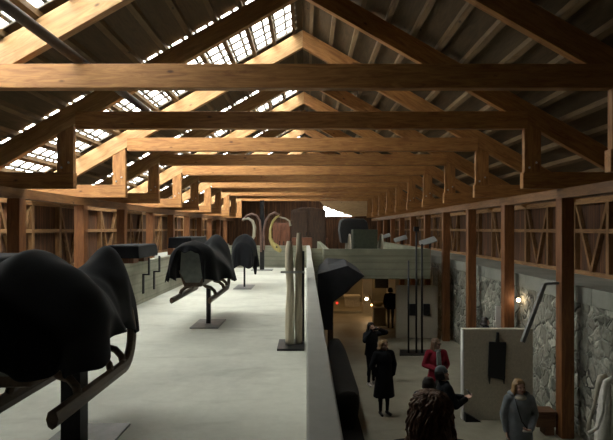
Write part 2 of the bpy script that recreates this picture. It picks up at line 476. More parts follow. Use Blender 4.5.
# roof: boarding on purlins, glazed strips in the left slope
EX = 7.5                                           # half span to the eaves, measured from the ridge
def slope_slab(mb, sgn, ya, yb, xa, xb, o0, o1):
    """Piece of roof between ridge distances xa..xb; offsets o0..o1 above the rafter underside."""
    p = lambda d, y, o: (RX + sgn * d, y, ZLOW - TAN * d + o)
    mb.hexa([p(xa, ya, o0), p(xb, ya, o0), p(xb, yb, o0), p(xa, yb, o0)], [p(xa, ya, o1), p(xb, ya, o1), p(xb, yb, o1), p(xa, yb, o1)])
D0 = RV + .10
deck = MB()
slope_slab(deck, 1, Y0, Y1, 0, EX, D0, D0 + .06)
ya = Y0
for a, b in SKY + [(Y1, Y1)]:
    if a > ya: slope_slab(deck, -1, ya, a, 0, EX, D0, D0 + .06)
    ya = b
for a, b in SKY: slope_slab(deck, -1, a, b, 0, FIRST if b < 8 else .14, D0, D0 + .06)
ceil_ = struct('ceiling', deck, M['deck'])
for sgn in (1, -1):
    d = .22
    while d < 7.3:
        pm = MB(); slope_slab(pm, sgn, Y0 + .1, Y1 - .2, d - .042, d + .042, RV + .005, D0)
        obj('purlin', pm, M['purlin'], ceil_); d += .5
for i, (a, b) in enumerate(SKY):
    g0 = FIRST if b < 8 else .14
    pane = MB(); slope_slab(pane, -1, a, b, g0, EX, D0 + .03, D0 + .04)
    w = struct('window_%d' % (i + 2), pane, M['glass'])
    lat = MB(); d = g0
    while d < EX:                                  # rows of glass tiles
        slope_slab(lat, -1, a, b, d, d + .05, D0 + .042, D0 + .07); d += .25
    yy = a
    while yy <= b:
        slope_slab(lat, -1, yy, yy + .085, g0, EX, D0 + .0, D0 + .028); yy += .42
    obj('glazing_bars', lat, M['bars'], w)

# ------------------------------------------------------------------ trusses
def truss(n):
    y = TY(n)
    t = thing('roof_truss', 'timber roof truss with long tie beam, %s to the camera' % ORD[n] if n else 'timber roof truss with the broad pale tie beam nearest the camera', 'roof truss', (RX, y, 0), 0, 'timber roof trusses')
    h = .075
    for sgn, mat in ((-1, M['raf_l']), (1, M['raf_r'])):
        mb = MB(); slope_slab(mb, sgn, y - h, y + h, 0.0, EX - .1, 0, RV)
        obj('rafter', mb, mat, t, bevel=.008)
    xe = (ZLOW - 2.16) / TAN
    obj('tie_beam', MB().box(RX - xe - .12, RX + xe + .12, y - .09, y + .09, 1.995, 2.335), M['beam'], t, bevel=.008)
    for hx, wx, sg in ((HL, WLX + .13, -1), (HR, WRX - .13, 1)):
        obj('hanger', MB().box(hx - .165, hx + .165, y - .062, y + .062, 1.13, zr(hx, .2)), M['hang'], t, bevel=.006)
        a, b = sorted((hx - sg * (.20 if sg > 0 else .172), wx))
        obj('bracket_beam', MB().box(a, b, y - .08, y + .08, .805, 1.13), M['beam'], t, bevel=.008)
        if n < 6:
            for px_, pz in ((hx - .07, 1.22), (hx + .07, 1.32)):
                bl = MB().caps((px_, y - .066, pz), (px_, y - .072, pz), .022)
                obj('bolt', bl, M['bolt'], t, smooth=True)
    return t
NT = 11
for n in range(NT): truss(n)

for nm, x, lab in (('eave_beam', PL, 'long timber eave beam on the left row of posts'), ('eave_beam', PR, 'long timber eave beam on the right row of posts')):
    tag(obj(nm, MB().box(x - .13, x + .13, Y0 + .2, Y1 - .3, .61, .80), M['plate'], origin=(x, 0, .61)), lab, 'beam', 'eave beams')
proto = None
for side, x in (('right', PR), ('left', PL)):
    for n in range(1, NT):
        y = TY(n)
        lab = 'square timber post of the %s row, %s to the camera' % (side, ORD[n - 1])
        if proto is None:
            p = proto = obj('timber_post', MB().box(x - .125, x + .125, y - .125, y + .125, FLOOR, .61), M['post'], bevel=.008, origin=(x, y, FLOOR))
        else:
            p = proto.copy(); COL.objects.link(p); p.location = (x, y, FLOOR)
        tag(p, lab, 'post', 'timber posts of the %s row' % side)
# round pole lying on the tie beams at the upper left
tag(obj('roof_pole', MB().tube([(-3.25, Y0 + .3, 2.415), (-3.25, 3, 2.41), (-3.25, 10.65, 2.41)], .07, 12), M['dwood_z'], smooth=True, origin=(-3.25, 7.5, 2.34)),
    'dark round pole lying on top of the nearest tie beam at upper left', 'pole')

# ------------------------------------------------------------------ bridge across the hall
BY = 18.9
br = MB().box(.62, 4.46, BY, BY + .18, -1.80, -.72).box(.62, .82, BY + .18, 40.5, -1.80, -.72).box(4.30, 4.46, BY + .18, 40.5, -1.80, -.72).box(.82, 4.30, BY + .18, 40.5, -1.80, -1.62)
struct('bridge', br, M['bridge'], bevel=.01)
struct('wall_return', MB().box(.17, .61, 20.4, 20.55, -2.6, -.76), M['bridge'])
struct('wall_lower_back', MB().box(.0, SR, 30.0, 30.2, FLOOR, -1.82), M['conc_s'])
struct('platform', MB().box(.0, 2.7, 25.8, 30.0, FLOOR, FLOOR + .12), M['floor'])
pp = MB().prism([at(318, 199.5, .0772), at(368, 199.5, .0772), at(368, 216, .0772), at(352, 216.5, .0772), at(324, 206.5, .0772)], (0, .06, 0))
struct('trim_2', pp, wood('lit_gable_boards', (.62, .42, .22), (.42, .26, .12), 'x'))  # pale colour stands for light falling on the gable wall

# ------------------------------------------------------------------ draped cloth
def drape(label, cat, stations, group=None, near_hem=None, far=True, seed=0, mat='tarp', cx0=None, folds=.045, flap=None, name='drape_cloth'):
    """stations: (y, centre x, top z, half width, arch depth, hem z)."""
    # resample the stations smoothly
    S = []
    for i in range(len(stations) - 1):
        a, b = stations[i], stations[i + 1]
        p = stations[max(i - 1, 0)]; q = stations[min(i + 2, len(stations) - 1)]
        for k in range(5):
            t = k / 5
            S.append(tuple(.5 * (2 * a[j] + (b[j] - p[j]) * t + (2 * p[j] - 5 * a[j] + 4 * b[j] - q[j]) * t * t + (3 * a[j] - p[j] - 3 * b[j] + q[j]) * t ** 3) for j in range(6)))
    S.append(stations[-1])
    NT_ = 48; rings = []
    for (y, cx, top, w, D, hem) in S:
        ring = []; q = .55 if w > .37 else .18
        for k in range(NT_ + 1):
            t = -1 + 2 * k / NT_; a = abs(t); sg = 1 if t >= 0 else -1
            if a < .6:
                th = a / .6 * math.pi / 2
                x = w * (q * a / .6 + (1 - q) * math.sin(th)); z = top - D * (q * a / .6 + (1 - q) * (1 - math.cos(th))); kk = 0
            else:
                kk = (a - .6) / .4; x = w * (1 + .03 * kk)
                h = hem + .05 * noise.noise(Vector((y * 2.2, sg * 3 + seed, 0)))
                z = (top - D) - kk * (top - D - h)
            x += folds * (.25 + kk) * math.sin(9 * y + 2.2 * sg + seed + 2 * noise.noise(Vector((y, z, seed)))) * (a > .3)
            n = noise.noise_vector(Vector((x * 2.1 + seed, y * 2.1, z * 1.6))) * .03 + noise.noise_vector(Vector((x * 7 + seed, y * 5, z * 1.2))) * .018
            ring.append(Vector((cx + sg * x + n.x, y + n.y, z + n.z)))
        rings.append(ring)
    def curtain(ring, d, hemf):
        rows = []
        for j in range(1, 7):
            f = j / 6; row = []
            for k, p in enumerate(ring):
                t = -1 + 2 * k / NT_; h = hemf(t); z = p.z + (min(h, p.z) - p.z) * f
                fo = .035 * f * math.sin(t * 13 + seed) + .02 * math.sin(t * 29 + 1 + seed) * f
                row.append(Vector((p.x, p.y + d * (.05 + .05 * f) + fo, z)))
            rows.append(row)
        return rows
    h0, h1 = S[0][5], S[-1][5]
    nh = near_hem or (lambda t: h0 + .04 * math.sin(t * 9 + seed))
    allr = curtain(rings[0], -1, nh)[::-1] + rings
    if far: allr += curtain(rings[-1], 1, lambda t: h1 + .04 * math.sin(t * 7))
    mb = MB().loft(allr, cap=False, closed=False)
    if flap:
        (fx, fy, fz0, fz1, fw) = flap
        mb.loft([[Vector((fx + fw * (u - .5) * (1 - .7 * v) + .02 * v, fy + .02 * math.sin(u * 6), fz0 + (fz1 - fz0) * v)) for u in (0, .25, .5, .75, 1)] for v in (0, .3, .6, .85, 1)], cap=False, closed=False)
    c = S[len(S) // 2]
    o = obj(name, mb, M[mat], smooth=True, sub=1, solid=.012, origin=(c[1], c[0], c[5]))
    return tag(o, label, cat, group)

def stand(x, y, ztop, w, d, col, label, colbox=True):
    t = thing('display_stand', label, 'stand', (x, y, RAMP), 0, 'steel display stands on the gallery floor')
    obj('base_plate', MB().box(x - w / 2, x + w / 2, y - d / 2, y + d / 2, RAMP, RAMP + .015), M['steel_g'], t, bevel=.003)
    obj('column', MB().box(x - col / 2, x + col / 2, y - col / 2, y + col / 2, RAMP + .015, ztop), M['steel'], t, bevel=.003)
    return t

def sled(label, xl, xr, zr_, ya, yb, rise, seat_top, body, back, r=.036):
    """Work sled: runners that curl up at the far end, bent struts, hull, back board, dash board."""
    xc = (xl + xr) / 2
    t = thing('sled', label, 'sled', (xc, (ya + yb) / 2, zr_), 0, 'old wooden sleds under black cloths')
    L = yb - ya; zb = seat_top
    for x in (xl, xr):
        path = [(x, ya, zr_), (x, ya + L * .3, zr_), (x, ya + L * .6, zr_), (x, yb, zr_)]
        for k in range(1, 9):
            a = math.radians(k * 11.5)
            path.append((x, yb + math.sin(a) * rise * .55, zr_ + (1 - math.cos(a)) * rise * .62))
        e = path[-1]; path.append((x + (xc - x) * .15, e[1] + .01, e[2] + rise * .5))
        obj('runner', MB().tube(path, r, 8, (.8, 1.3)), M['dwood'], t, smooth=False, bevel=.004)
        for f in (.30, .78, 1.0):
            y = ya + L * f; ins = xc + (x - xc) * .45
            pth = [(x, y, zr_ + .02), (x + (xc - x) * .08, y + .01, zr_ + .09), (x + (xc - x) * .30, y + .02, zr_ + .145), (x + (xc - x) * .58, y + .02, zr_ + .165), (x + (xc - x) * .75, y + .02, zb + .02)]
            obj('strut', MB().tube(pth, .031, 8), M['dwood'], t, smooth=True)
    y0, y1 = body
    g = (xr - xl) / 2
    def ring(y, w, z0, z1): return [Vector((xc - w * .6, y, z0)), Vector((xc + w * .6, y, z0)), Vector((xc + w, y, z1)), Vector((xc - w, y, z1))]
    obj('hull', MB().loft([ring(y0 + (y1 - y0) * f, g * .82 * k, zb, zb + .26 * q) for f, k, q in ((0, .95, 1), (.3, 1, .85), (.6, .95, .8), (.85, .75, 1.0), (1, .5, 1.3))]), M['dwood'], t, bevel=.01)
    bw, bz0, bz1 = back
    obj('back_board', MB().prism([(xc - bw * .55, y0 - .03, bz0), (xc + bw * .55, y0 - .03, bz0), (xc + bw, y0 - .03, bz0 + .16), (xc + bw * .9, y0 - .03, bz1), (xc - bw * .9, y0 - .03, bz1), (xc - bw, y0 - .03, bz0 + .16)], (0, .03, 0)), M['seatpad'], t, bevel=.006)
    obj('dash_board', MB().prism([(xc - g * .5, y1 - .12, zb + .2), (xc + g * .5, y1 - .12, zb + .2), (xc + g * .12, y1 - .1, -.34), (xc - g * .12, y1 - .1, -.34)], (0, .03, 0)), M['dwood'], t)
    return t

# nearest sled, lower left
stand(-1.745, 3.95, -1.06, .52, .95, .145, 'black steel column stand holding up the nearest sled')
sled('dark wooden sled with curled runner ends in the left foreground', -2.10, -1.60, -1.20, 3.3, 4.58, .42, -1.0, (3.3, 4.65), (.22, -.92, -.5), r=.050)
drape('black cloth over the nearest sled with high dome and pointed far end', 'cloth', [
    (3.05, -1.85, -.36, .44, .30, -.82), (3.45, -1.84, -.13, .52, .44, -.83), (3.85, -1.84, -.22, .45, .40, -.78),
    (4.25, -1.84, -.38, .36, .40, -.80), (4.52, -1.83, -.27, .30, .50, -.86), (4.76, -1.83, -.15, .25, .60, -.93), (4.95, -1.83, -.30, .23, .5, -.95)],
    'black cloths over sleds', seed=1.3)
# middle sled
stand(-1.70, 9.12, -1.0, .478, .85, .072, 'slim steel stand holding up the middle sled')
sled('dark wooden sled with grey back board in the middle of the gallery', -2.13, -1.53, -1.13, 8.28, 10.15, .46, -.93, (8.45, 10.2), (.20, -.86, -.34), r=.04)
drape('black cloth over the middle sled, lifted to show a grey back board', 'cloth', [
    (8.28, -1.86, -.25, .27, .20, -.78), (8.6, -1.83, -.19, .36, .30, -.84), (9.1, -1.78, -.30, .40, .34, -.86),
    (9.6, -1.77, -.34, .40, .42, -.92), (10.0, -1.77, -.19, .36, .55, -.98), (10.3, -1.77, -.12, .33, .62, -1.02), (10.55, -1.77, -.30, .29, .5, -1.02)],
    'black cloths over sleds', near_hem=lambda t: -.36 - .46 * min(1, max(0, (abs(t) - .28) / .25)) + .02 * math.sin(t * 20), seed=4.1)
# farthest covered exhibit
stand(-1.76, 14.9, -.32, .50, 1.1, .05, 'thin steel stand with plate under the bell shaped black cloth')
drape('bell shaped black cloth over a small exhibit on a thin stand', 'cloth', [
    (14.45, -1.76, -.36, .28, .3, -1.05), (14.7, -1.76, -.20, .33, .34, -1.08), (14.95, -1.76, -.15, .34, .36, -1.08), (15.2, -1.76, -.24, .31, .34, -1.06), (15.4, -1.76, -.4, .26, .3, -1.05)],
    'black cloths over sleds', seed=2.2, flap=(-1.44, 14.6, -.75, -1.27, .2))

# covered cases on the left parapet
def case(label, y0, y1, zt, zb, x0=-4.15, x1=-3.47):
    t = thing('covered_case', label, 'display case', ((x0 + x1) / 2, (y0 + y1) / 2, -.72), 0, 'black covered cases on the left parapet')
    def rg(z, g, n): return [Vector((x, y, z)) for x, y in ((x0 - g, y0 - g), (x1 + g, y0 - g), (x1 + g, (y0 + y1) / 2), (x1 + g + n, y1 + g), (x0 - g, y1 + g))]
    obj('cloth_cover', MB().loft([rg(zb - .03, .02, .0), rg(zb + .05, .012, .02), rg(zt - .02, 0, 0), rg(zt, -.03, 0)]), M['tarp'], t, bevel=.015)
    for y in (y0 + .3, y1 - .3):
        obj('block', MB().box(-3.83, -3.62, y - .16, y + .16, -.72, zb - .025), M['redwood'], t)
    return t
case('black covered case on the left parapet, partly hidden by the nearest sled cloth', 5.2, 6.95, -.315, -.58)
case('black covered case on the left parapet above two angled brackets', 10.85, 12.15, -.335, -.58)
case('black covered case on the left parapet behind the middle sled cloth', 15.8, 18.2, -.25, -.55)
for y, lab in ((11.72, 'stepped black steel bracket on the left parapet, the one nearer the camera'), (12.55, 'stepped black steel bracket on the left parapet, the one farther away')):
    b = MB().box(-3.53, -3.50, y - .035, y + .035, -1.0, -.64).box(-3.655, -3.50, y - .035, y + .035, -1.03, -1.0).box(-3.655, -3.625, y - .035, y + .035, -1.44, -1.03)
    tag(obj('steel_bracket', b, M['steel'], origin=(-3.58, y, -1.44)), lab, 'bracket', 'stepped brackets on the left parapet')

# two bleached poles on a stand beside the parapet
t = thing('pole_stand', 'black steel stand with horizontal bar holding two bleached wooden poles', 'stand', (-.2, 7.45, RAMP))
obj('base_plate', MB().box(-.40, -.03, 7.1, 7.72, RAMP, RAMP + .03), M['steel'], t)
obj('upright', MB().box(-.085, -.03, 7.60, 7.67, RAMP + .03, -.32), M['steel'], t)
obj('cross_bar', MB().box(-.36, -.02, 7.30, 7.325, -.615, -.585), M['bolt'], t)
def rough_pole(x, y, z0, z1, r, sd, label):
    path = []; rr = []
    for k in range(15):
        f = k / 14; z = z0 + (z1 - z0) * f
        path.append((x + .022 * noise.noise(Vector((sd, z * 1.7, 0))) - .012 * f, y + .02 * noise.noise(Vector((sd + 5, z * 1.7, 0))), z))
        rr.append(r * (1 + .18 * noise.noise(Vector((sd, z * 3, 4)))) * (1 - .22 * f))
    rr[-1] *= .6
    return tag(obj('wooden_pole', MB().tube(path, rr, 12), M['grey_wood'], smooth=True, origin=(x, y, z0)), label, 'pole', 'bleached poles beside the parapet')
rough_pole(-.232, 7.40, RAMP + .03, -.17, .066, 1.0, 'bleached wooden pole, the shorter left one beside the parapet')
rough_pole(-.108, 7.45, RAMP + .03, -.055, .056, 3.7, 'bleached wooden pole, the taller right one beside the parapet')

# ------------------------------------------------------------------ far end of the gallery
t = thing('hoop_stand', 'dark steel post holding curved harness pieces at the far end of gallery', 'stand', (-1.78, 21.1, RAMP))
obj('post', MB().box(-1.87, -1.70, 21.05, 21.2, RAMP, 1.15), M['steel'], t)
obj('base_plate', MB().box(-2.2, -1.35, 20.8, 21.5, RAMP, RAMP + .02), M['steel_g'], t)
def arc(cx, cz, r, a0, a1, y, n=16): return [(cx + r * math.cos(math.radians(a0 + (a1 - a0) * k / n)), y, cz + r * math.sin(math.radians(a0 + (a1 - a0) * k / n))) for k in range(n + 1)]
S2 = .0402
def pxp(pts, y): return [((x - 306) * y / F, y, (229 - z) * y / F) for x, z in pts]
for pts, lab in ((((242, 221), (246, 216), (251, 214), (256, 215.5), (259.5, 221), (260.5, 235), (260.5, 252)), 'dull red wooden hoop on the left of the harness post'),
                 (((263.5, 250), (263, 232), (265, 221), (269, 215), (274, 212.5), (279, 215)), 'dull red wooden hoop on the right of the harness post')):
    o = obj('wooden_hoop', MB().tube(pxp(pts, 21.02), .045, 8), M['hoop'], smooth=True, origin=(-1.8, 21.02, -.9)); tag(o, lab, 'hoop', 'hoops on the harness post')
p = pxp([(242, 219.5), (248, 218.5), (252, 221), (254, 227), (253.5, 236), (250, 243)], 20.7)
tag(obj('bent_bow', MB().tube(p, [.035, .05, .06, .07, .065, .04], 10), M['palewood'], smooth=True, origin=(-2.1, 20.7, -.5)), 'pale curved wooden bow hung left of the harness post', 'bow')
t = thing('harness_collar', 'yellow curved wooden piece with broad drilled foot, right of the harness post', 'harness piece', (-1.3, 20.7, -.9))
p = pxp([(279, 216.2), (276, 217), (272.5, 221), (270, 229), (269.8, 238), (272, 243.5), (276, 247.5), (280.5, 251.5)], 20.7)
obj('curved_arm', MB().tube(p, [.05, .06, .065, .07, .085, .12, .17, .09], 10, (1, .8)), M['yellow'], t, smooth=True)
c = pxp([(276.2, 247)], 20.52)[0]
obj('hole', MB().caps(c, (c[0], c[1] - .03, c[2]), .035), M['steel'], t, smooth=True)
p = pxp([(279, 217), (285, 218.5), (289, 221), (290, 226)], 20.75)
obj('handle', MB().tube(p, [.03, .028, .035, .05], 8), M['palewood'], t, smooth=True)

# dark wooden furniture beyond the cross parapet
def cabinet(label, x0, x1, y, d, z0, z1, mat, curve=0.0, cat='cabinet', name='wooden_cabinet'):
    t = thing(name, label, cat, ((x0 + x1) / 2, y + d / 2, z0))
    n = 8; pts = [(x0, y, z0), (x1, y, z0)] + [(x1 + (x0 - x1) * k / n, y, z1 + curve * math.sin(math.pi * k / n)) for k in range(n + 1)]
    obj('body', MB().prism(pts, (0, d, 0)), M[mat], t, bevel=.02)
    w = (x1 - x0) / 2
    for k in (0, 1):
        xa = x0 + k * w + .05
        dr = obj('door', MB().box(xa, xa + w - .1, y - .03, y, z0 + .12, z1 - .1), M[mat], t, bevel=.012)
        obj('handle', MB().box(xa + (w - .2) * (1 - k) + .03, xa + (w - .2) * (1 - k) + .07, y - .06, y - .03, (z0 + z1) / 2 - .1, (z0 + z1) / 2 + .1), M['steel'], dr)
    return t
G = RAMP - .02
cabinet('red brown wooden cupboard behind the yellow harness piece', -1.62, -.78, 25.5, .7, G, .30, 'redwood')
cabinet('low red brown chest beside the taller pole at gallery end', -.72, .28, 25.6, .6, G, -.42, 'redwood', cat='chest', name='wooden_chest')
cabinet('large dark cask shaped wooden cupboard with curved top at far end', -.9, 1.12, 30.6, 1.2, G, 1.10, 'dwood_z', .16)
cabinet('small orange brown box on the bridge before the far gable', 1.05, 1.5, 36.0, .5, -1.62, -.62, 'redwood', cat='box', name='wooden_box')

# ------------------------------------------------------------------ carriage on the bridge
t = thing('carriage', 'black hooded horse carriage with dark green rear panel on the bridge', 'carriage', (2.3, 22.3, -1.62))
def cyl_x(mb, x0, x1, y, z, r, n=24):
    return mb.tube([(x0, y, z), (x1, y, z)], r, n)
for x in (1.78, 3.10):
    for y, r in ((21.75, .70), (23.4, .52)):
        zc = -1.62 + r + .01; mb = MB()
        n = 28
        for k in range(n):
            a0, a1 = 2 * math.pi * k / n, 2 * math.pi * (k + 1) / n
            mb.bar((x, y + r * math.cos(a0) * .97, zc + r * math.sin(a0) * .97), (x, y + r * math.cos(a1) * .97, zc + r * math.sin(a1) * .97), .06, .05, (1, 0, 0))
        w = obj('wheel', mb, M['palewood'], t)
        sp = MB()
        for k in range(12):
            a = math.pi * k / 6; sp.bar((x, y + .05 * math.cos(a), zc + .05 * math.sin(a)), (x, y + r * .95 * math.cos(a), zc + r * .95 * math.sin(a)), .03, .03, (1, 0, 0))
        obj('spokes', sp, M['palewood'], w)
        obj('hub', cyl_x(MB(), x - .09, x + .09, y, zc, .08, 14), M['steel'], w)
for y, z in ((21.75, -.92), (23.4, -1.10)):
    obj('axle', cyl_x(MB(), 1.8, 3.08, y, z, .035, 10), M['steel'], t)
obj('rear_panel', MB().prism([(1.92, 21.5, -.95), (2.90, 21.5, -.95), (2.92, 21.5, -.02), (1.90, 21.5, -.02)], (0, .9, 0)), M['green'], t, bevel=.03)
obj('floor_board', MB().box(1.9, 2.95, 21.5, 23.9, -.99, -.95), M['leather'], t)
hood = []
for y, k in ((22.42, .0), (22.6, .05), (23.2, .06), (23.7, -.02)):
    hood.append([Vector(q) for q in ((1.50, y, -.60), (1.42, y, -.05), (1.46, y, .34 + k), (1.62, y, .42 + k), (2.46, y, .40 + k), (2.60, y, .28 + k), (2.66, y, -.05), (2.60, y, -.60))])
obj('hood', MB().loft(hood), M['leather'], t, bevel=.03)
obj('front_seat', MB().box(1.95, 2.85, 23.72, 24.1, -.95, -.35), M['leather'], t, bevel=.04)
for x in (2.05, 2.75):
    obj('shaft', MB().tube([(x, 23.8, -1.0), (x, 25.0, -.95), (x, 26.2, -.8)], .035, 8), M['dwood'], t, smooth=True)

def reading_panel(x, y, zc, label, w=.62):
    t = thing('reading_panel', label, 'information panel', (x, y, -.72), 0, 'reading panels along the bridge parapet')
    obj('panel', MB().hexa([(x - w * .55, y - .25, zc - .16), (x + w * .35, y - .25, zc + .0), (x + w * .35, y + .25, zc + .06), (x - w * .55, y + .25, zc - .1)],
                            [(x - w * .55, y - .25, zc - .13), (x + w * .35, y - .25, zc + .03), (x + w * .35, y + .25, zc + .2), (x - w * .55, y + .25, zc + .02)]), M['sign'], t)
    obj('arm', MB().bar((x, y, -.72), (x, y, zc - .07), .05, .05, (0, 1, 0)), M['steel'], t)
    return t
reading_panel(4.56, 19.4, -.46, 'slanted grey reading panel at the bridge corner, the nearest one')
reading_panel(4.40, 24.2, -.46, 'slanted grey reading panel halfway along the bridge parapet')
reading_panel(4.40, 29.0, -.42, 'slanted grey reading panel far along the bridge, the most distant one')

# ------------------------------------------------------------------ ground floor: things on display
t = thing('rod_stand', 'black steel base plate with three tall thin rods before the bridge', 'stand', (3.62, 17.6, FLOOR))
obj('base_plate', MB().prism([(3.05, 17.2, FLOOR), (4.1, 17.2, FLOOR), (4.2, 17.95, FLOOR), (3.2, 17.95, FLOOR)], (0, 0, .03)), M['steel'], t)
for x, y, zt, r in ((3.40, 17.5, -1.05, .03), (3.66, 17.5, .06, .032), (3.85, 17.5, -.50, .035)):
    obj('rod', MB().tube([(x, y, FLOOR + .03), (x, y, zt)], r, 10), M['steel'], t, smooth=True)
obj('clamp', MB().box(3.58, 3.74, 17.43, 17.57, -.08, .08), M['steel'], t, bevel=.01)

struct('partition', MB().box(3.42, 4.98, 20.0, 20.15, FLOOR, -2.15), M['slab'])
for x, lab in ((3.94 + .08, 'small black box hung on the concrete partition, left one of two'), (4.56, 'small black box hung on the concrete partition, right one of two')):
    tag(obj('black_box', MB().box(x - .12, x + .12, 19.86, 19.995, -3.28, -2.84), M['steel'], bevel=.02, origin=(x, 19.9, -3.28)), lab, 'box', 'black boxes on the partition')
struct('pier', MB().box(4.92, 5.10, 20.4, 20.6, FLOOR, -1.5), M['plaster'])

def plinth(label, x0, x1, y, d, z1, mat):
    t = thing('plinth', label, 'plinth', ((x0 + x1) / 2, y + d / 2, FLOOR))
    obj('block', MB().box(x0, x1, y, y + d, FLOOR, z1), M[mat], t, bevel=.01)
    obj('top_plate', MB().box(x0 - .02, x1 + .02, y - .02, y + d + .02, z1, z1 + .03), M[mat], t)
plinth('pale plinth under the bridge beside the standing person', 2.87, 3.40, 22.5, .5, -3.40, 'slab')
tag(obj('harness_lump', MB().ell((3.1, 22.75, -3.27), (.2, .16, .09)).tube([(2.9, 22.75, -3.28), (2.8, 22.72, -3.05), (2.7, 22.7, -2.8)], .03, 8).tube([(3.15, 22.75, -3.25), (3.3, 22.7, -3.2), (3.42, 22.7, -3.3)], .04, 8), M['yellow'], smooth=True, origin=(3.1, 22.75, -3.37)), 'small yellowish exhibit with upright arm on the pale plinth', 'exhibit')
struct('pier', MB().box(2.80, 3.24, 26.0, 26.4, FLOOR + .0, -1.82), M['slab'])
struct('pier', MB().box(4.0, 4.4, 26.0, 26.4, FLOOR, -1.82), M['slab'])
tag(obj('hanging_sign', MB().box(3.3, 3.95, 25.3, 25.4, -2.85, -2.2), M['steel'], bevel=.01, origin=(3.6, 25.35, -2.85)), 'black square sign board hanging under the bridge', 'sign')
tag(obj('pale_bench', MB().box(2.0, 2.75, 27.2, 27.7, FLOOR + .12, -3.55).box(1.95, 2.8, 27.15, 27.75, -3.55, -3.45), M['plaster'], bevel=.01, origin=(2.4, 27.4, FLOOR + .12)), 'pale low bench far back under the bridge', 'bench')

def spot_lamp(label, p, mat, power, color, r=.06, aim=None):
    t = thing('spot_lamp', label, 'lamp', p, 0, 'small warm lamps')
    x, y, z = p
    obj('bulb', MB().ell(p, (r, r, r)), M[mat], t, smooth=True)
    obj('lamp_stem', MB().tube([(x, y + r * .7, z), (x, y + .22, z + .03)], .018, 8), M['steel'], t, smooth=True)
    if power:
        l = bpy.data.lights.new('lamp_light', 'POINT'); l.energy = power; l.color = color; l.shadow_soft_size = r
        o = bpy.data.objects.new('lamp_light', l); COL.objects.link(o); o.parent = t; o.location = (0, -r - .06, -.02)
    return t
spot_lamp('bright warm lamp under the bridge above the low platform', at(366, 299, .047), 'warm', .5, (1, .66, .34), .075)
spot_lamp('small orange lamp under the bridge just below the bright one', at(371, 305, .046), 'warm2', .15, (1, .5, .2), .045)
spot_lamp('small orange lamp under the bridge beyond the partition top', at(413.5, 281, .052), 'warm2', .5, (1, .5, .2), .06)
spot_lamp('dim red lamp beside the black tarpaulin on the ground floor', at(336.5, 303, .033), 'red_e', 0, (1, .1, .05), .045)
spot_lamp('bright white lamp on the right stone wall by the second post', at(518, 300, .0252), 'warm', .05, (1, .85, .65), .05)
# ceiling lamps of the room below the bridge that make it glow
for x, y, e in ((1.3, 26.6, 3.2), (3.55, 28.6, 3.0), (1.2, 22.6, 1.6)):
    t = thing('ceiling_lamp', 'warm round lamp under the bridge slab, %s' % {3.2: 'over the low platform', 3.0: 'by the back wall', 1.6: 'nearest the tarpaulin'}[e], 'lamp', (x, y, -1.80), 0, 'warm lamps under the bridge')
    obj('lamp_shade', MB().lathe([(.03, -1.82), (.05, -1.84), (.12, -1.93), (.11, -1.93), (.04, -1.85)], (x, y, 0), 16), M['steel'], t, smooth=True)
    obj('bulb', MB().ell((x, y, -1.90), (.04, .04, .04)), M['warm2'], t, smooth=True)
    l = bpy.data.lights.new('lamp_light', 'SPOT'); l.energy = e * .6; l.color = (1, .56, .22); l.spot_size = math.radians(150); l.spot_blend = .6; l.shadow_soft_size = .05
    o = bpy.data.objects.new('lamp_light', l); COL.objects.link(o); o.parent = t; o.location = (0, 0, -.17)

# black tarpaulin over a gabled frame beside the parapet
def P(x, y, s): return at(x, y, s)
t = thing('tarpaulin_exhibit', 'black tarpaulin draped over a tall gabled frame beside the gallery wall', 'covered exhibit', (.9, 17.4, FLOOR))
fr = [(317, 274), (328, 271), (347, 265.5), (364.5, 276), (352, 286.5), (347, 292), (340, 297), (333, 302), (332.5, 330), (318, 330)]
bk = [(318, 266), (326, 258), (344, 259), (356, 267), (350, 282), (345, 288), (338, 294), (332.5, 300), (331.5, 328), (318, 328)]
s0, s1 = .0320, .0352
mb = MB().loft([[P(x, y, s0) for x, y in fr], [P(x, y, (s0 + s1) / 2) * 1.0 for x, y in [((a[0] + b[0]) / 2, (a[1] + b[1]) / 2) for a, b in zip(fr, bk)]], [P(x, y, s1) for x, y in bk]])
obj('tarpaulin', mb, M['tarp2'], t, bevel=.02)
for x in (.42, .80):
    for y in (16.9, 18.2):
        obj('leg', MB().box(x - .06, x + .06, y - .06, y + .06, FLOOR, -3.0), M['dwood_z'], t)
# log boat beside the gallery wall
rings = []
for k in range(25):
    f = k / 24; y = 10.6 + 5.2 * f
    w = .30 * (1 - abs(2 * f - 1) ** 6 * .4); zt = -3.5 + .16 * (2 * f - 1) ** 4
    rings.append([Vector((.86 + w * a, y, FLOOR + .09 + (zt - FLOOR - .09) * b)) for a, b in ((-.5, .02), (.5, .02), (.9, .35), (1, .7), (.93, .95), (.6, 1.05), (0, 1.08), (-.6, 1.05), (-.93, .95), (-1, .7), (-.9, .35))])
t = thing('log_boat', 'long dark hollowed log lying on the ground floor along the gallery wall', 'log boat', (.86, 13.2, FLOOR))
obj('hull', MB().loft(rings), M['oldlog'], t, smooth=True)
obj('shadow_slab', MB().box(.25, 1.12, 8.2, 15.6, FLOOR, FLOOR + .09), M['oldlog'], t)  # low dark slab put in for the shadow around the log

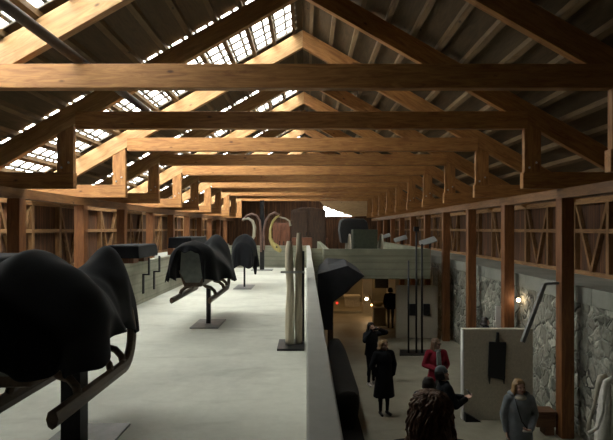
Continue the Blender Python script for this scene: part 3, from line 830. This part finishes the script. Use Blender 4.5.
# display slab with a hung black implement
t = thing('display_slab', 'large beige upright slab with a black wedge foot on the ground floor', 'display slab', (4.12, 11.45, FLOOR))
obj('slab', MB().box(3.42, 4.92, 11.4, 11.55, FLOOR + .0, -2.17), M['slab'], t, bevel=.012)
obj('edge_strip', MB().box(3.39, 3.42, 11.4, 11.55, FLOOR, -2.17), M['white'], t)
obj('wedge_foot', MB().prism([(3.42, 11.395, FLOOR), (3.76, 11.395, FLOOR), (3.42, 11.395, FLOOR + .19)], (0, -.12, 0)), M['steel'], t)
t = thing('hung_implement', 'flat black implement with short stem hung on the beige slab', 'implement', at(497, 382, .0216))
q = lambda x, y: at(x, y, .0215)
def face(pts, d=.06): return MB().prism([Vector((v.x, 11.34, v.z)) for v in (q(*p) for p in pts)], (0, d, 0))
obj('plate', face([(489, 378), (490, 342.5), (507, 343), (505.5, 381)]), M['leather'], t, bevel=.012)
obj('stem', face([(496.5, 343), (497.5, 333), (499.5, 333), (500, 343)], .05), M['leather'], t)
for x in (490, 504.5): obj('prong', face([(x - 1, 377), (x + 1.2, 377), (x + .3, 385)], .05), M['leather'], t)

# angled bar bolted to the first post
t = thing('angled_bar', 'grey steel bar slanting down from the nearest right hand post', 'steel bar', (4.75, 10.5, -1.1))
a = Vector((4.76, 10.5, -1.10)); b = Vector((4.30, 10.45, -2.25))
obj('arm', MB().bar((5.04, 10.5, -1.08), a, .05, .05), M['steel_g'], t); obj('bar', MB().bar(a, b, .07, .07), M['steel_g'], t)
tag(obj('white_board', MB().box(4.95, 5.36, 13.72, 13.76, FLOOR, -2.02), M['white'], origin=(5.15, 13.74, FLOOR)), 'narrow white board standing behind the second right hand post', 'board')
# low brown bench
t = thing('wooden_bench', 'small brown wooden bench with one thick leg beside the nearest right post', 'bench', (4.78, 10.75, FLOOR))
obj('seat', MB().box(4.60, 5.02, 10.5, 10.85, -3.70, -3.66), M['bench'], t, bevel=.008)
obj('apron', MB().box(4.62, 5.0, 10.53, 10.82, -3.98, -3.70), M['bench'], t)
obj('leg', MB().box(4.80, 4.98, 10.56, 10.80, FLOOR, -3.98), M['bench'], t)
# pale bowed plaster piece at the right edge
t = thing('pale_figure', 'pale bowed figure with hanging straps at the right edge by the stone wall', 'sculpture', (5.15, 9.1, FLOOR))
sq = 9.1 / F
def pq(pts, y=9.1): return [((x - 306) * y / F, y, (229 - z) * y / F) for x, z in pts]
obj('body', MB().tube([(5.20, 9.2, FLOOR), (5.20, 9.2, -3.6), (5.23, 9.2, -3.1), (5.25, 9.2, -2.75), (5.22, 9.2, -2.56)], [.16, .15, .11, .09, .06], 16), M['plaster'], t, smooth=True, sub=1)
obj('bow', MB().tube(pq([(606, 376), (600, 378), (598, 384), (596, 396), (594, 405), (589, 420), (588, 432)], 8.95), [.05, .06, .045, .03, .028, .03, .04], 10), M['palewood'], t, smooth=True)
obj('strap', MB().tube(pq([(612, 379), (605, 382), (603.5, 395), (602, 412), (597, 428), (588, 433)], 8.85), [.05, .05, .035, .028, .022, .03], 10), M['plaster'], t, smooth=True)

# ------------------------------------------------------------------ people
def remesh(mb, voxel, it=3, fac=.5):
    bm = mb.bm; me = bpy.data.meshes.new('tmp'); bm.to_mesh(me); bm.free()
    o = bpy.data.objects.new('tmp', me); COL.objects.link(o)
    r = o.modifiers.new('r', 'REMESH'); r.mode = 'VOXEL'; r.voxel_size = voxel
    if it:
        s = o.modifiers.new('s', 'SMOOTH'); s.factor = fac; s.iterations = it
    dg = bpy.context.evaluated_depsgraph_get()
    out = bpy.data.meshes.new_from_object(o.evaluated_get(dg))
    bpy.data.objects.remove(o); bpy.data.meshes.remove(me)
    return out
def link(name, me, mats, parent):
    me.name = name; me.materials.clear()
    for m in mats: me.materials.append(m)
    for f in me.polygons: f.use_smooth = True
    o = bpy.data.objects.new(name, me); COL.objects.link(o); o.parent = parent
    return o
def add_hand(mb, w, d, n, curl=.5, k=1.0, left=1):
    """Palm, four jointed fingers and a thumb leaving the side of the palm."""
    w, d, n = Vector(w), Vector(d).normalized(), Vector(n)
    n = (n - d * n.dot(d)).normalized(); s = d.cross(n) * left
    for i, ln in enumerate((.070, .078, .073, .058)):
        off = s * ((i - 1.5) * .0205 * k)
        kn = w + d * (.088 - .004 * abs(i - 1.3)) * k + off
        mb.caps(w + d * .015 * k + off * .6, kn, .014 * k, .0115 * k, 8)
        a = curl * .9; d1 = d * math.cos(a) + n * math.sin(a); a2 = curl * 2.1; d2 = d * math.cos(a2) + n * math.sin(a2)
        m = kn + d1 * ln * .55 * k
        mb.caps(kn, m, .0095 * k, .009 * k, 8); mb.caps(m, m + d2 * ln * .45 * k, .009 * k, .0075 * k, 8)
    t0 = w + d * .03 * k - s * .026 * k; t1 = t0 + (d * .6 - s * .75 + n * .35).normalized() * .042 * k
    mb.caps(t0, t1, .013 * k, .0105 * k, 8); mb.caps(t1, t1 + (d * .9 - s * .1 + n * .4).normalized() * .034 * k, .0105 * k, .0085 * k, 8)

def person(label, loc, rz, H=1.68, top='black_wool', trousers='black_leg', shoes='shoe_b', hair='brown', hair_len=.22, coat='black_wool', hem=.55, flare=.26,
           yaw=0, pitch=0, la=None, ra=None, lh=None, rh=None, legs=None, extra=None, coat_vox=.014, waist=.165, vox=.0085, curly=False, name='person'):
    k = H / 1.68
    root = thing(name, label, 'person', loc, rz)
    V = lambda *a: Vector(a) * k
    HR_ = Matrix.Rotation(math.radians(yaw), 3, 'Z') @ Matrix.Rotation(math.radians(-pitch), 3, 'X')
    pivot = Vector((0, .012, 1.47))
    def hp(x, y, z): return (pivot + HR_ @ Vector((x, y, z + .095))) * k           # head space, centre between the ears
    mb = MB()
    mb.caps(V(-.07, .005, .93), V(.07, .005, .93), .112 * k).ell(V(0, 0, 1.06), Vector((.135, .10, .15)) * k).ell(V(0, .005, 1.25), Vector((.155, .108, .19)) * k)
    mb.caps(V(-.135, .012, 1.375), V(.135, .012, 1.375), .058 * k).caps(V(0, .02, 1.36), hp(0, .015, -.05), .056 * k, .05 * k)
    mb.ell(hp(0, .012, .02), Vector((.074, .093, .088)) * k, HR_).ell(hp(0, -.022, -.045), Vector((.055, .064, .072)) * k, HR_)
    mb.caps(hp(0, -.080, .012), hp(0, -.098, -.026), .009 * k, .0135 * k, 8).ell(hp(0, -.076, -.098), Vector((.024, .018, .018)) * k, HR_)
    mb.ell(hp(0, -.082, -.062), Vector((.023, .010, .009)) * k, HR_, 12, 8)
    for s in (-1, 1):
        mb.ell(hp(s * .074, .012, -.008), Vector((.012, .02, .031)) * k, HR_).caps(hp(s * .012, -.082, .022), hp(s * .05, -.068, .02), .011 * k, .009 * k, 8)
        mb.ell(hp(s * .04, -.055, -.03), Vector((.026, .026, .024)) * k, HR_, 10, 8)
    L = legs or {}
    for s, nm in ((-1, 'r'), (1, 'l')):
        kx, ky, kz, ax, ay, az = L.get(nm, (s * .085, -.01, .48, s * .08, .01, .085))
        hip, kn, an = V(s * .085, 0, .90), V(kx, ky, kz), V(ax, ay, az)
        mb.caps(hip, kn, .088 * k, .056 * k).caps(kn, an, .055 * k, .037 * k).ell((kn * .62 + an * .38) + V(0, .018, 0), Vector((.05, .052, .12)) * k)
        mb.caps(an + V(0, .035, -.045), an + V(s * .02, -.15, -.05), .038 * k, .033 * k)
    AL = [la or ((.245, .02, 1.10), (.225, -.05, .86)), ra or ((-.245, .02, 1.10), (-.225, -.05, .86))]
    HD = [lh, rh]; hands = []
    for s, (el, wr), hd in ((1, AL[0], HD[0]), (-1, AL[1], HD[1])):
        sh = V(s * .175, .012, 1.365); el = V(*el); wr = V(*wr)
        mb.caps(sh, el, .052 * k, .042 * k).caps(el, wr, .042 * k, .028 * k)
        if hd is not False:
            d = hd[0] if hd else (wr - el); n = hd[1] if hd else (-s, 0, 0); cu = hd[2] if hd and len(hd) > 2 else .45
            add_hand(mb, wr, d, n, cu, k, -s); hands.append(wr + Vector(d).normalized() * .09 * k)
    me = remesh(mb, vox, 2, .4)
    hc, lc = hp(0, 0, -.02), hp(0, -.088, -.062)
    ids = []
    for f in me.polygons:
        c = f.center
        if (c - lc).length < .021 * k and (c - lc).dot(HR_ @ Vector((0, -1, 0))) > -.006: i = 1
        elif (c - hc).length < .17 * k and c.z > 1.40 * k or any((c - h).length < .105 * k for h in hands): i = 0
        elif c.z < .095 * k: i = 3
        elif c.z < 1.0 * k and abs(c.x) < .2 * k: i = 2
        else: i = 4
        ids.append(i)
    o = link('body', me, [M['skin'], M['lips'], M[trousers], M[shoes], M[top]], root)
    me.polygons.foreach_set('material_index', ids)
    for s in (-1, 1):
        obj('eye', MB().ell(hp(s * .032, -.0785, .006), Vector((.0115, .008, .0075)) * k, HR_, 10, 6), M['eye'], root, smooth=True, local=True)
    if coat:
        cb = MB()
        cb.ell(V(0, .0, 1.06), Vector((waist + .005, .135, .2)) * k).ell(V(0, .0, 1.24), Vector((.192, .142, .215)) * k)
        cb.caps(V(-.15, .012, 1.37), V(.15, .012, 1.37), .077 * k)
        rr = []
        for z, w_, d_ in ((1.16, waist, .13), (1.0, waist + .012, .142), (.9, waist + .03, .15), ((.9 + hem) / 2, (waist + .03 + flare) / 2, .165), (hem, flare, .175)):
            if z < hem - .01: continue
            rr.append([Vector((w_ * (1 + .03 * math.sin(5 * a + z * 4)) * math.cos(a), d_ * math.sin(a) + .003, z)) * k for a in [2 * math.pi * j / 28 for j in range(28)]])
        cb.loft(rr)
        for s, (el, wr) in ((1, AL[0]), (-1, AL[1])):
            sh = V(s * .175, .012, 1.365); el = V(*el); wr = V(*wr)
            cb.caps(sh, el, .078 * k, .066 * k).caps(el, el + (wr - el) * .93, .064 * k, .05 * k)
        n = 14
        for j in range(n):
            a0, a1 = 2 * math.pi * j / n, 2 * math.pi * (j + 1) / n
            cb.caps(V(.074 * math.cos(a0), .02 + .07 * math.sin(a0), 1.435 + .012 * math.sin(a0)), V(.074 * math.cos(a1), .02 + .07 * math.sin(a1), 1.435 + .012 * math.sin(a1)), .028 * k, n=8)
        link('coat', remesh(cb, coat_vox, 3, .5), [M[coat]], root)
    if hair:
        hb = MB(); rnd = random.Random(len(label))
        hb.ell(hp(0, .028, .040), Vector((.080, .088, .080)) * k, HR_)
        nst = 34
        for j in range(nst):
            phi = math.radians(78 + (282 - 78) * j / (nst - 1))          # 0 = face
            sx, sy = math.sin(phi), -math.cos(phi)
            p0 = hp(sx * .05, .02 + sy * .06, .10); p1 = hp(sx * .084, .014 + sy * .097, .035); p2 = hp(sx * .090, .014 + sy * .100, -.05)
            r = (.022 if not curly else .030) * k
            hb.caps(p0, p1, r, r, 8).caps(p1, p2, r, r, 8)
            if hair_len > .08:
                ln = hair_len * (.85 + .3 * rnd.random()); wv = (.03 if not curly else .055)
                p3 = p2 + Vector((sx * wv * rnd.random() + .012 * rnd.uniform(-1, 1), sy * wv * rnd.random(), -(ln - .05) * .55)) * k
                p4 = p3 + Vector((sx * wv * rnd.uniform(-.3, 1) + .02 * rnd.uniform(-1, 1), sy * wv * rnd.random() * .5, -(ln - .05) * .45)) * k
                hb.caps(p2, p3, r, r * .95, 8).caps(p3, p4, r * .95, r * .5, 8)
        for j in range(9):                                             # hair over the brow, parted
            a = -1 + 2 * j / 8
            hb.caps(hp(a * .045, -.02, .104), hp(a * .074, -.058 + .012 * abs(a), .074 - .02 * abs(a)), .016 * k, .011 * k, 8)
        if curly:                                                      # loose curls falling from the crown
            cu = MB()
            for j in range(230):
                phi = rnd.uniform(0, 2 * math.pi); ph = rnd.uniform(0, 6.3); tilt = rnd.uniform(.25, 1); lift = rnd.uniform(0, .022)
                pts = []
                for q in range(22):
                    f = q / 21; th = f * 2.3 * tilt + .1
                    if th < 1.6: rr_, zz = .108 * math.sin(th), .035 + .105 * math.cos(th)
                    else: rr_, zz = .108 + .045 * (th - 1.6), .035 - .19 * (th - 1.6)
                    rr_ += lift + .009 * math.sin(ph + 17 * f); a = phi + .085 * math.cos(ph + 17 * f)
                    pts.append(hp(math.sin(a) * rr_ * .92, .02 - math.cos(a) * rr_, zz + lift))
                cu.tube(pts, [.0075 * k] * 20 + [.006 * k, .003 * k], 5)
            obj('curls', cu, M[hair], root, smooth=True, local=True)
        link('hair', remesh(hb, .009 if not curly else .012, 2 if not curly else 1, .4), [M[hair]], root)
    if extra: extra(root, V, hp, HR_, k)
    return root

rad = math.radians
def at_floor(px, Y): return ((px - 306) * Y / F, Y, FLOOR)

# woman in black, hands in pockets
person('person in a knee length black coat with short fair hair, hands in pockets', at_floor(383.5, 11.75), rad(14), 1.67, hair='blond', hair_len=.10, hem=.40, flare=.25,
       yaw=22, la=((.27, .05, 1.10), (.20, -.05, .90)), ra=((-.27, .05, 1.10), (-.20, -.05, .90)), lh=False, rh=False)

# person taking a photograph
def cam_x(root, V, hp, HR_, k):
    c = V(-.01, -.21, 1.565)
    cm = obj('camera', MB().box(c.x - .065, c.x + .065, c.y - .03, c.y + .03, c.z - .042, c.z + .042), M['leather'], root, local=True, bevel=.008)
    obj('lens', MB().tube([(c.x, c.y - .03, c.z), (c.x, c.y - .09, c.z)], .032, 14), M['steel'], cm, local=True)
person('person in dark clothes and white shoes raising a camera to the face', at_floor(371, 13.95), rad(24), 1.66, hair='dkhair', hair_len=.12, hem=.82, flare=.20, shoes='shoe_w', coat='black_wool',
       la=((.36, -.16, 1.42), (.115, -.20, 1.53)), ra=((-.30, -.16, 1.25), (-.115, -.20, 1.53)), lh=((-.35, -.1, .25), (-.6, -.5, 0), .7), rh=((.35, -.1, .25), (.6, -.5, 0), .7),
       legs={'r': (-.09, -.03, .48, -.10, -.02, .085), 'l': (.08, .02, .48, .10, .06, .085)}, extra=cam_x)

# woman in red
def scarf_x(root, V, hp, HR_, k):
    sb = MB()
    for j in range(14):
        a0, a1 = 2 * math.pi * j / 14, 2 * math.pi * (j + 1) / 14
        sb.caps(V(.078 * math.cos(a0), .01 + .08 * math.sin(a0), 1.43), V(.078 * math.cos(a1), .01 + .08 * math.sin(a1), 1.43), .03 * k, n=8)
    sb.caps(V(-.02, -.13, 1.40), V(-.02, -.165, 1.15), .034 * k, .04 * k).caps(V(.02, -.13, 1.40), V(.03, -.165, 1.10), .03 * k, .035 * k)
    link('scarf', remesh(sb, .012, 2, .4), [M['scarf']], root)
    sp = MB()
    for s in (-1, 1): sp.tube([hp(s * .033 + .02 * math.cos(a), -.094, .006 + .016 * math.sin(a)) for a in [math.pi * 2 * j / 12 for j in range(13)]], .003, 6)
    sp.caps(hp(-.013, -.096, .008), hp(.013, -.096, .008), .003, n=6)
    obj('glasses', sp, M['steel'], root, local=True, smooth=True)
person('person in a red coat with grey scarf and long straight brown hair', at_floor(436, 11.8), rad(6), 1.68, hair='brown', hair_len=.30, coat='red_coat', top='red_coat', hem=.72, flare=.235, yaw=38,
       la=((.26, .03, 1.10), (.10, -.20, 1.02)), ra=((-.27, .03, 1.10), (-.07, -.20, 1.03)), lh=((-.9, -.3, .1), (0, .4, .6), .5), rh=((.9, -.3, .1), (0, .4, .6), .5), extra=scarf_x)

# person with grey beanie and phone, turned to the right
def beanie_x(root, V, hp, HR_, k):
    bb = MB()
    bb.loft([[hp(r * math.cos(a) * .088, .012 + r * math.sin(a) * .106, z) for a in [2 * math.pi * j / 24 for j in range(24)]] for r, z in ((1.06, .028), (1.08, .05), (1.0, .06), (.98, .085), (.85, .118), (.6, .142), (.3, .153), (.05, .156))])
    obj('beanie', bb, M['beanie'], root, local=True, smooth=True)
    c = V(.02, -.49, 1.165)
    obj('phone', MB().hexa([c + Vector(q) for q in ((-.04, -.005, -.005), (.04, -.005, -.005), (.04, .07, .10), (-.04, .07, .10))], [c + Vector(q) for q in ((-.04, -.015, .003), (.04, -.015, .003), (.04, .06, .108), (-.04, .06, .108))]), M['leather'], root, local=True)
person('person in a dark coat and grey knitted hat looking at a phone', at_floor(444, 9.25), rad(100), 1.71, hair='dkhair', hair_len=.06, hem=.62, flare=.225, coat='black_wool', trousers='dark_blue', yaw=-18, pitch=14,
       la=((.27, -.08, 1.10), (.05, -.38, 1.13)), ra=((-.27, -.08, 1.10), (-.05, -.38, 1.13)), lh=((-.25, -.9, .15), (-.3, 0, 1), .55), rh=((.25, -.9, .15), (.3, 0, 1), .55), extra=beanie_x)

# dark haired person between them, seen from behind
person('dark haired person in a dark blue jacket, partly hidden by the curly head', at_floor(428, 8.8), rad(168), 1.67, hair='dkhair', hair_len=.05, hem=.78, flare=.2, coat='dark_blue', trousers='jeans')

# woman in grey coat
def grey_x(root, V, hp, HR_, k):
    sb = MB()
    for j in range(16):
        a0, a1 = 2 * math.pi * j / 16, 2 * math.pi * (j + 1) / 16
        sb.caps(V(.085 * math.cos(a0), .0 + .085 * math.sin(a0), 1.395), V(.085 * math.cos(a1), .0 + .085 * math.sin(a1), 1.395), .034 * k, n=8)
        sb.caps(V(.072 * math.cos(a0), .012 + .07 * math.sin(a0), 1.43), V(.072 * math.cos(a1), .012 + .07 * math.sin(a1), 1.43), .022 * k, n=8)
    link('snood', remesh(sb, .011, 2, .4), [M['knit']], root)
    hd = MB()
    for j in range(13):
        a0, a1 = math.pi * (j / 13 * 1.3 - .15), math.pi * ((j + 1) / 13 * 1.3 - .15)
        hd.caps(V(.135 * math.cos(a0), .05 + .105 * math.sin(a0), 1.43), V(.135 * math.cos(a1), .05 + .105 * math.sin(a1), 1.43), .052 * k, n=8)
    link('hood', remesh(hd, .013, 3, .5), [M['grey_coat']], root)
    obj('bag_strap', MB().tube([V(-.10, -.10, 1.40), V(-.08, -.168, 1.25), V(-.02, -.172, 1.05), V(.06, -.20, .95)], .010 * k, 8), M['leather'], root, local=True, smooth=True)
    c = V(.05, -.225, .90)
    obj('leaflet', MB().box(c.x - .07, c.x + .07, c.y - .012, c.y + .012, c.z, c.z + .035), M['white'], root, local=True, bevel=.003)
person('person in a grey hooded coat with fair shoulder length hair holding a leaflet', at_floor(519, 8.65), rad(-4), 1.66, hair='blond', hair_len=.19, coat='grey_coat', top='grey_coat', hem=.58, flare=.215, trousers='jeans', yaw=18, waist=.175,
       la=((.26, .03, 1.11), (.12, -.20, .93)), ra=((-.25, .04, 1.10), (-.23, -.04, .84)), lh=((-.9, -.3, 0), (0, .2, 1), .6), extra=grey_x)

# figure under the bridge, and one behind the slab
person('person in a dark jacket standing beside the pale plinth under the bridge', at_floor(390, 22.0), rad(165), 1.70, hair='dkhair', hair_len=.05, hem=.80, flare=.21, trousers='jeans', vox=.012, coat_vox=.018)
person('person in black whose head and shoulders show above the beige slab', ((490 - 306) * .0280 - .12, 14.7, FLOOR), rad(75), 1.68, hair='dkhair', hair_len=.10, hem=.6, flare=.22, vox=.011, coat_vox=.016)

# nearest visitor on the stairs: only the curly head is in view
struct('stair_landing', MB().box(.25, 2.2, 2.0, 4.0, -2.83, -2.66), M['conc_s'])
person('brown curly haired head of the person nearest the camera, seen from behind', (.715, 3.05, -2.66), rad(180), 1.68, hair='curly', hair_len=.30, hem=.7, flare=.22, coat='black_wool', curly=True)
